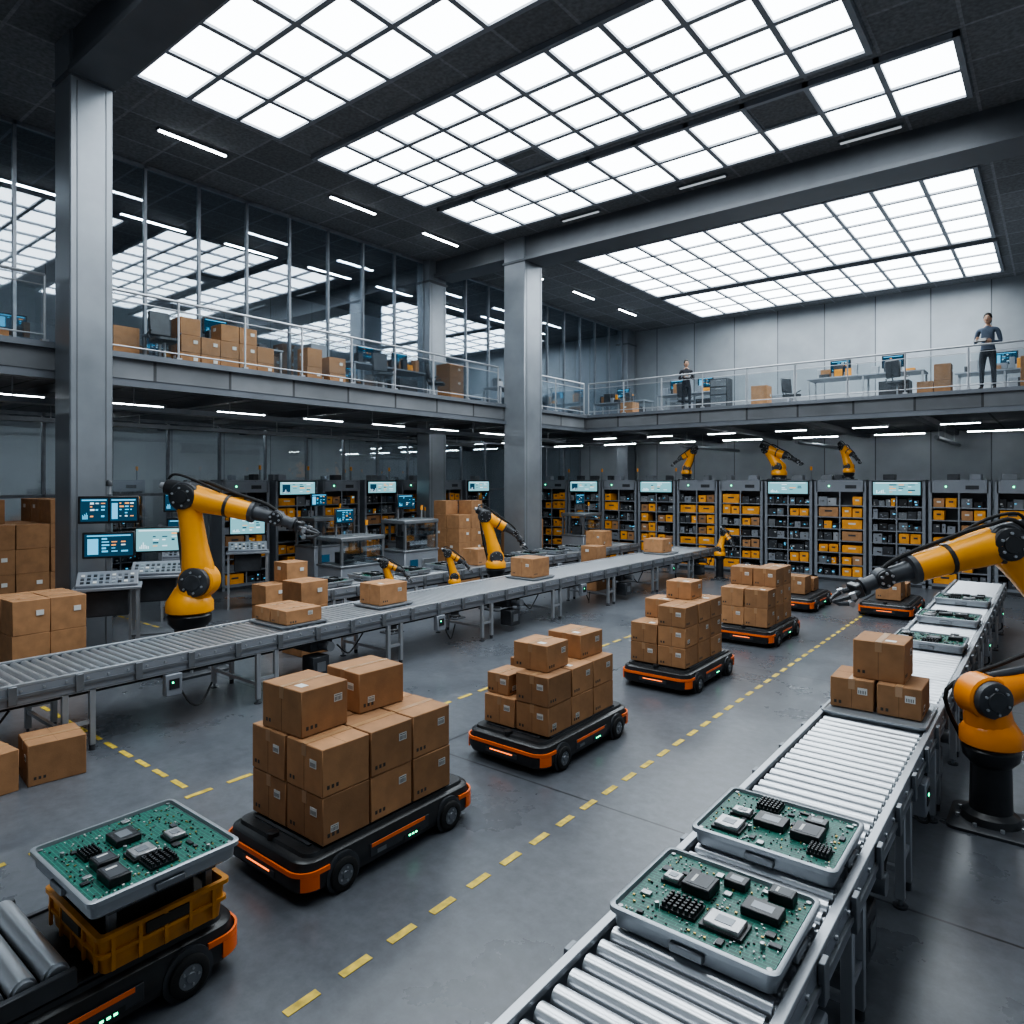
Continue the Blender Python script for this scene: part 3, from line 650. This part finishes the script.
pile(-11.3,3.5,2,2,3,.44,.46,3); pile(-15.3,4.4,3,3,6,.52,.44,2); pile(-15.4,1.2,3,4,5,.52,.44,5)
pile(-13.9,15.0,2,2,6,.5,.4,3); pile(-14.2,18.5,2,2,4,.5,.42,4); pile(-10.3,7.2,1,1,3,.55,.42,6)
pile(-12.9,8.4,1,2,3,.5,.42,8); pile(-10.0,16.5,1,2,3,.5,.4,9); pile(2.2,15.,3,3,6,.55,.5,10)
carton(-8.1,2.0,0,.5,.5,.4,.1); carton(-8.08,2.62,0,.48,.5,.4,-.12)
def machine(x,y,w,d,h,rz,seed):
    m=MB()
    m.box((0,0,h*.3+.05),(w,d,h*.6),'steel',b=.02); m.box((0,0,h*.62),(w+.04,d+.04,.05),'alud',b=.01)
    for a in(-1,1):
        for b in(-1,1): m.box((a*(w/2-.04),b*(d/2-.04),h*.8),(.06,.06,h*.4),'alud'); m.cyl((a*(w/2-.08),b*(d/2-.08),0),(a*(w/2-.08),b*(d/2-.08),.08),.04,'blk2',10)
    m.box((0,0,h+.02),(w+.02,d+.02,.1),'alud',b=.015); m.box((0,-d/2+.02,h*.8),(w-.14,.01,h*.32),'glass')
    m.box((0,.05,h*.72),(w*.5,d*.4,h*.16),'blk2',b=.01); m.cyl((0,.05,h*.8),(0,.05,h),.05,'alu',12)
    m.box((w*.2,-d/2-.01,h*.35),(w*.4,.03,h*.3),'alud',b=.005); m.box((-w*.25,-d/2-.02,h*.45),(.25,.03,.2),'scrb')
    m.cyl((w*.35,0,h+.05),(w*.35,0,h+.3),.02,'alu',8); m.cyl((w*.35,0,h+.3),(w*.35,0,h+.42),.035,'obin',10)
    # display on arm
    m.cyl((-w*.35,0,h+.05),(-w*.35,0,h+.45),.025,'alud',8); m.box((-w*.2,-.05,h+.55),(.55,.05,.36),'blk',b=.01); m.screen(-w*.2,-.08,h+.55,.5,.31,seed*11)
    put('assembly_machine',m.mesh('assembly_machine'),(x,y,0),rz)
machine(-13.3,10.6,1.3,.9,1.6,math.pi/2,1); machine(-13.4,12.6,1.2,.9,1.9,math.pi/2,2); machine(-12.9,20.2,1.2,.9,1.8,math.pi/2,3)
machine(-16.2,12.0,1.4,.9,1.9,math.pi/2,5); machine(-16.2,15.4,1.4,.9,1.7,math.pi/2,6)
# ------------------------------------------------------------------ consoles
def console(x,y,rz,tall,H=1.3):
    m=MB()
    for a in(-1,1):
        for b in(-1,1): m.box((a*.42,b*.24,H/2),(.045,.045,H),'alu')
    m.box((0,0,H),(.95,.6,.05),'steel',b=.01); m.box((0,0,.3),(.86,.5,.03),'alud'); m.box((0,.05,H-.25),(.6,.35,.4),'blk2',b=.02)
    rot=Matrix.Rotation(math.radians(25),3,'X')
    m.box((0,-.05,H+.12),(.85,.42,.08),'steel',rot=rot,b=.01)
    r=random.Random(int(x*10+y*7))
    for i in range(9):
        for j in range(3): m.box(V((0,-.05,H+.12))+rot@V((-.34+i*.085,-.13+j*.1,.045)),(.05,.05,.012),r.choice(['blk','alu','lab','alud','blk2']),rot=rot)
    m.box((0,.26,H+.45),(.06,.06,.9),'alud')
    z=H+.62
    if tall:
        m.box((0,.22,z+.03),(.74,.05,.42),'blk',b=.01); m.screen(0,.192,z+.03,.68,.36,int(x*7))
        m.box((0,.26,z+.5),(.06,.06,.7),'alud'); m.box((0,.22,z+.6),(.86,.05,.44),'blk',b=.01); m.box((0,.19,z+.6),(.012,.012,.38),'blk')
        m.screen(-.205,.192,z+.6,.38,.37,int(x*9)+1); m.screen(.205,.192,z+.6,.38,.37,int(x*5)+2)
        m.cyl((0,.26,z+.82),(0,.26,z+1.0),.025,'alu',10); m.lathe((0,.26,z+.98),(0,0,1),[(0,.05),(.07,.05),(.1,.03)],'blk2',12)
    else:
        m.box((0,.22,z+.0),(.82,.05,.46),'blk',b=.01); m.screen(0,.192,z+.0,.76,.4,int(y*3),True)
    put('control_console',m.mesh('control_console'),(x,y,0),rz)
console(-11.85,4.62,math.radians(65),True); console(-12.6,5.75,math.radians(60),False); console(-14.9,7.35,math.radians(60),True); console(-15.0,8.9,math.radians(60),False)
# ------------------------------------------------------------------ mezzanine furniture
def bench(x,y,z,w,d,rz,seed,mon=1):
    r=random.Random(seed); m=MB(); h=.85
    m.box((0,0,h),(w,d,.05),'steel',b=.008)
    for a in(-1,0,1):
        for b in(-1,1): m.box((a*(w/2-.05),b*(d/2-.05),h/2),(.05,.05,h),'alu')
    m.box((0,0,.2),(w-.1,d-.1,.03),'alud'); m.box((w*.25,0,.42),(w*.25,d*.7,.42),'blk2',b=.01)
    for i in range(mon):
        cx=-w/2+w*(i+.6)/(mon+.2); m.box((cx,.05,h+.04),(.25,.2,.02),'blk'); m.box((cx,.1,h+.2),(.05,.04,.35),'blk'); m.box((cx,.07,h+.4),(.6,.04,.38),'blk',b=.008); m.screen(cx,.046,h+.4,.55,.33,seed*5+i)
        m.box((cx,-.2,h+.04),(.4,.15,.02),'blk2')
    for i in range(int(w*5)):
        cx=r.uniform(-w/2+.15,w/2-.15); hh=r.uniform(.1,.4); m.box((cx,r.uniform(-.1,.2)*d,h+.025+hh/2),(r.uniform(.12,.3),.2,hh),r.choice(['steel','blk2','card','blk2','alu','obin','card']),b=.006)
    put('workbench',m.mesh('workbench'),(x,y,z),rz)
zb=ZF+.001
bench(-15.3,8.3,zb,3.0,.8,math.pi/2,1,1); bench(-15.1,13.2,zb,2.8,.8,math.pi/2,2,2); bench(-15.1,19.2,zb,2.5,.8,math.pi/2,7,1)
bench(-4.6,23.2,zb,3.2,.85,0,3,2); bench(-10.6,24.,zb,2.4,.8,0,4,2); bench(-14.,25.,zb,2.4,.8,0,5,1); bench(-1.2,24.6,zb,2.4,.8,0,9,1)
bench(-18.4,9,zb,3,.8,math.pi/2,6,2); bench(-18.4,14,zb,3,.8,math.pi/2,8,2); bench(-18.4,4.5,zb,3,.8,math.pi/2,10,2)
pile(-15.0,6.1,1,1,2,.5,.4,21,ZF); pile(-14.6,11.0,1,1,2,.5,.4,22,ZF); pile(-14.8,15.6,1,1,3,.6,.42,23,ZF)
pile(-14.4,8.0,1,5,3,.42,.36,31,ZF); pile(-14.4,10.2,1,1,2,.42,.45,32,ZF); pile(-18.2,11.6,2,2,4,.5,.42,33,ZF); pile(-18.2,6.8,2,1,3,.5,.42,34,ZF)
pile(-7.2,22.3,2,1,1,.5,.7,24,ZF); pile(-2.7,22.4,2,1,2,.4,.45,25,ZF); pile(-15.,1.6,2,3,3,.5,.4,26,ZF); pile(-12.2,22.3,1,1,1,.5,.5,27,ZF); pile(-.3,22.3,2,1,2,.45,.45,28,ZF); pile(-15.0,3.6,1,2,2,.5,.4,29,ZF)
def chair(x,y,z,rz):
    m=MB()
    for a in range(5):
        t=a*2*math.pi/5; m.tube([(0,0,.1),(.28*math.cos(t),.28*math.sin(t),.07)],[.03,.02],'blk2',8); m.cyl((.28*math.cos(t)-.02,.28*math.sin(t),.03),(.28*math.cos(t)+.02,.28*math.sin(t),.03),.03,'rub',10)
    m.cyl((0,0,.08),(0,0,.44),.03,'alu'); m.loft((0,0,.44),[(0,.2,.2,.08),(.03,.24,.24,.1),(.08,.23,.23,.1)],'blk2')
    m.tube([(0,.2,.46),(0,.28,.6),(0,.27,.7)],.02,'blk2',8); m.box((0,.25,.85),(.42,.06,.5),'blk2',b=.03,rot=Matrix.Rotation(math.radians(-8),3,'X'))
    for a in(-1,1): m.tube([(a*.22,.1,.46),(a*.28,.1,.6),(a*.28,-.1,.66)],.018,'blk2',8)
    put('office_chair',m.mesh('office_chair'),(x,y,z),rz)
chair(-14.1,14.3,ZF,2.2); chair(-14.0,12.2,ZF,1.2); chair(-6.9,23.6,ZF,1.); chair(-10.3,22.9,ZF,3.); chair(-3.6,22.3,ZF,2.8); chair(-14.0,6.5,ZF,1.5)
def cabinet(x,y,z,w,d,h,k='steel',rz=0):
    m=MB(); m.box((0,0,h/2),(w,d,h),k,b=.012)
    for i in range(4): m.box((0,-d/2-.003,h*(.14+.24*i)),(w*.88,.006,h*.2),'alud'); m.box((0,-d/2-.015,h*(.2+.24*i)),(w*.3,.02,.02),'alu')
    put('filing_cabinet',m.mesh('filing_cabinet'),(x,y,z),rz)
for (x,y) in ((-13.,29.9),(-9.2,29.9),(-1.,29.9),(-15.8,11.2)): cabinet(x,y,ZF,.8,.5,1.3)
cabinet(-8.9,22.6,ZF,.6,.5,1.1,'blk2'); cabinet(-11.8,25.8,ZF,.8,.5,1.7)
# ------------------------------------------------------------------ people
def person(name,x,y,z,H,rz,top,legs,pose,hair_long=False):
    k=H/1.8
    J={'pel':((0,0,.93),(.145,.105)),'bel':((0,0,1.10),(.13,.095)),'che':((0,0,1.28),(.155,.11)),'uch':((0,0,1.42),(.12,.095)),'nek':((0,.0,1.52),(.055,.055)),'hd':((0,-.01,1.58),(.06,.06))}
    Ed=[('pel','bel'),('bel','che'),('che','uch'),('uch','nek'),('nek','hd')]
    for s,sg in(('l',1),('r',-1)):
        e,w=pose[s]
        J['sh'+s]=((sg*.185,0,1.42),(.062,.062)); J['ua'+s]=(tuple((V((sg*.2,0,1.42))*.4+V(e)*.6)),(.05,.05)); J['el'+s]=(e,(.042,.042)); J['wr'+s]=(w,(.028,.028))
        J['hi'+s]=((sg*.09,0,.86),(.095,.095)); J['th'+s]=((sg*.105,-.005,.68),(.08,.08)); J['kn'+s]=((sg*.115,-.02,.48),(.056,.058)); J['ca'+s]=((sg*.12,.01,.34),(.056,.056)); J['an'+s]=((sg*.125,.02,.09),(.038,.04)); J['to'+s]=((sg*.145,-.15,.04),(.04,.03))
        Ed+=[('uch','sh'+s),('sh'+s,'ua'+s),('ua'+s,'el'+s),('el'+s,'wr'+s),('pel','hi'+s),('hi'+s,'th'+s),('th'+s,'kn'+s),('kn'+s,'ca'+s),('ca'+s,'an'+s),('an'+s,'to'+s)]
    ks=list(J); me=bpy.data.meshes.new('skel'); me.from_pydata([J[q][0] for q in ks],[(ks.index(a),ks.index(b)) for a,b in Ed],[])
    ob=bpy.data.objects.new('skel',me); sc.collection.objects.link(ob)
    ob.modifiers.new('Skin','SKIN')
    for i,q in enumerate(ks):
        me.skin_vertices[0].data[i].radius=J[q][1]; me.skin_vertices[0].data[i].use_root=(q=='pel')
    sb=ob.modifiers.new('Sub','SUBSURF'); sb.levels=2; sb.render_levels=2
    bpy.context.view_layer.update(); dg=bpy.context.evaluated_depsgraph_get(); ev=ob.evaluated_get(dg); em=ev.to_mesh()
    m=MB(); vs=[v.co.copy() for v in em.vertices]; groups={}
    for p in em.polygons:
        c=V(p.center); 
        if c.z>1.485 and abs(c.x)<.1: kk='skin'
        elif c.z<.085: kk='shoe'
        elif c.z<.95 and abs(c.x)<.26 and abs(c.y)<.2: kk=legs
        else: kk=top
        groups.setdefault(kk,[]).append(list(p.vertices))
    base=len(m.v); m.v+=[tuple(v) for v in vs]
    for kk,fs in groups.items():
        i=m.m(kk)
        for f in fs: m.f.append([base+a for a in f]); m.mi.append(i)
    ev.to_mesh_clear(); bpy.data.objects.remove(ob)
    def ell(c,r,kk,n=16,a0=-90,a1=90,cap=False):
        rs=[]
        for i in range(11):
            t=math.radians(a0+(a1-a0)*i/10); rs.append([V(c)+V((r[0]*math.cos(t)*math.cos(2*math.pi*j/n),r[1]*math.cos(t)*math.sin(2*math.pi*j/n),r[2]*math.sin(t))) for j in range(n)])
        m.rings(rs,kk,cap)
    hc=V((0,-.015,1.685)); ell(hc,(.077,.095,.118),'skin'); ell(hc+V((0,-.02,-.06)),(.055,.065,.06),'skin')
    m.tube([hc+V((0,-.092,.015)),hc+V((0,-.115,-.02)),hc+V((0,-.095,-.03))],[.008,.014,.008],'skin',8)
    for sg in(-1,1):
        ell(hc+V((sg*.03,-.086,.005)),(.013,.009,.008),'lab',8); ell(hc+V((sg*.03,-.093,.005)),(.005,.004,.005),'hair',8)
        m.box(hc+V((sg*.03,-.092,.026)),(.032,.008,.006),'hair'); ell(hc+V((sg*.079,.005,-.01)),(.01,.02,.03),'skin',8)
    m.box(hc+V((0,-.09,-.06)),(.04,.01,.008),'ink')
    ell(hc+V((0,.022,.03)),(.09,.102,.118),'hair',16,-10 if not hair_long else -50,90)
    ell(hc+V((0,.045,-.02)),(.08,.072,.1),'hair')
    m.lathe((0,0,1.47),(0,0,1),[(0,.085),(.03,.075),(.045,.065)],top,16)
    for s,sg in(('l',1),('r',-1)):
        e,w=map(V,pose[s]); d=(w-e).normalized(); inn=V(pose.get('in'+s,(-sg,0,0))); inn=(inn-d*inn.dot(d)).normalized(); ac=d.cross(inn).normalized()
        pc=w+d*.05; rot=Matrix((ac,inn,d)).transposed()
        m.box(pc,(.078,.028,.1),'skin',rot=rot,b=.012)
        for i in range(4):
            o=w+d*.095+ac*(-.029+i*.0195); l=(.035,.042,.039,.03)[i]
            m.tube([o,o+d*l,o+d*l*1.5+inn*l*.6,o+d*l*1.4+inn*l*1.15],[.0095,.009,.008,.007],'skin',8)
        tb=w+d*.03-ac*.036
        m.tube([tb,tb+d*.03-ac*.022+inn*.012,tb+d*.05-ac*.012+inn*.035],[.013,.011,.009],'skin',8)
    if 'prop' in pose:
        c,dm,rt=pose['prop']; m.box(c,dm,'blk',rot=Matrix.Rotation(math.radians(rt),3,'X'),b=.01)
    me=m.mesh(name); o=put(name,me,(x,y,z),rz); o.scale=(k,k,k); return o
person('factory_worker',-1.42,21.55,ZF,1.98,math.radians(-5),'shirt','trou',{'l':((.25,.04,1.13),(.10,-.2,1.12)),'r':((-.25,.03,1.13),(-.19,-.22,1.17)),'inl':(-1,0,.2),'inr':(1,0,.2),'prop':((-.09,-.31,1.15),(.24,.17,.03),35)})
person('factory_worker',-9.7,21.6,ZF,1.68,math.radians(35),'trou','trou',{'l':((.24,.03,1.12),(.08,-.2,1.2)),'r':((-.24,.03,1.12),(-.12,-.2,1.18)),'inl':(-1,0,.2),'inr':(1,0,.2),'prop':((-.03,-.29,1.22),(.2,.25,.02),50)},hair_long=True)
# ------------------------------------------------------------------ cable trays & pipes under mezzanine
for z,x in((4.35,-14.2),(4.35,-18.6)):
    m=MB()
    m.bx(x-.15,x+.15,YN+.1,20.9,z,z+.02,'alud'); m.bx(x-.16,x-.14,YN+.1,20.9,z,z+.1,'alud'); m.bx(x+.14,x+.16,YN+.1,20.9,z,z+.1,'alud')
    for y in range(-2,21,2): m.cyl((x,y,z),(x,y,ZU+.1),.012,'alu',6)
    m.obj('cable_tray',(x,9,z))
for i,x in enumerate((-11.2,-7,-2.9,1)): 
    m=MB(); m.cyl((x,24.5,4.3),(x,YB-.05,4.3),.07,'alud',12)
    for y in (25.,26.5,29.): m.cyl((x,y,4.3),(x,y,ZU+.14),.01,'alu',6)
    m.obj('service_pipe',(x,27,4.3))
# ------------------------------------------------------------------ world + camera
w=bpy.data.worlds.new('world'); sc.world=w; w.use_nodes=True; w.node_tree.nodes['Background'].inputs[0].default_value=(.35,.42,.5,1); w.node_tree.nodes['Background'].inputs[1].default_value=.1
try:
    sc.view_settings.exposure=.6
    sc.view_settings.look='AgX - Medium High Contrast'
except Exception: pass
cd=bpy.data.cameras.new('camera'); cam=bpy.data.objects.new('camera',cd); sc.collection.objects.link(cam)
cam.location=(0,0,3); cd.sensor_width=36; cd.lens=690/1024*36; cd.shift_y=-32/1024; cd.clip_start=.05; cd.clip_end=200
cam.rotation_euler=(math.radians(90),0,math.radians(38.36))
sc.camera=cam
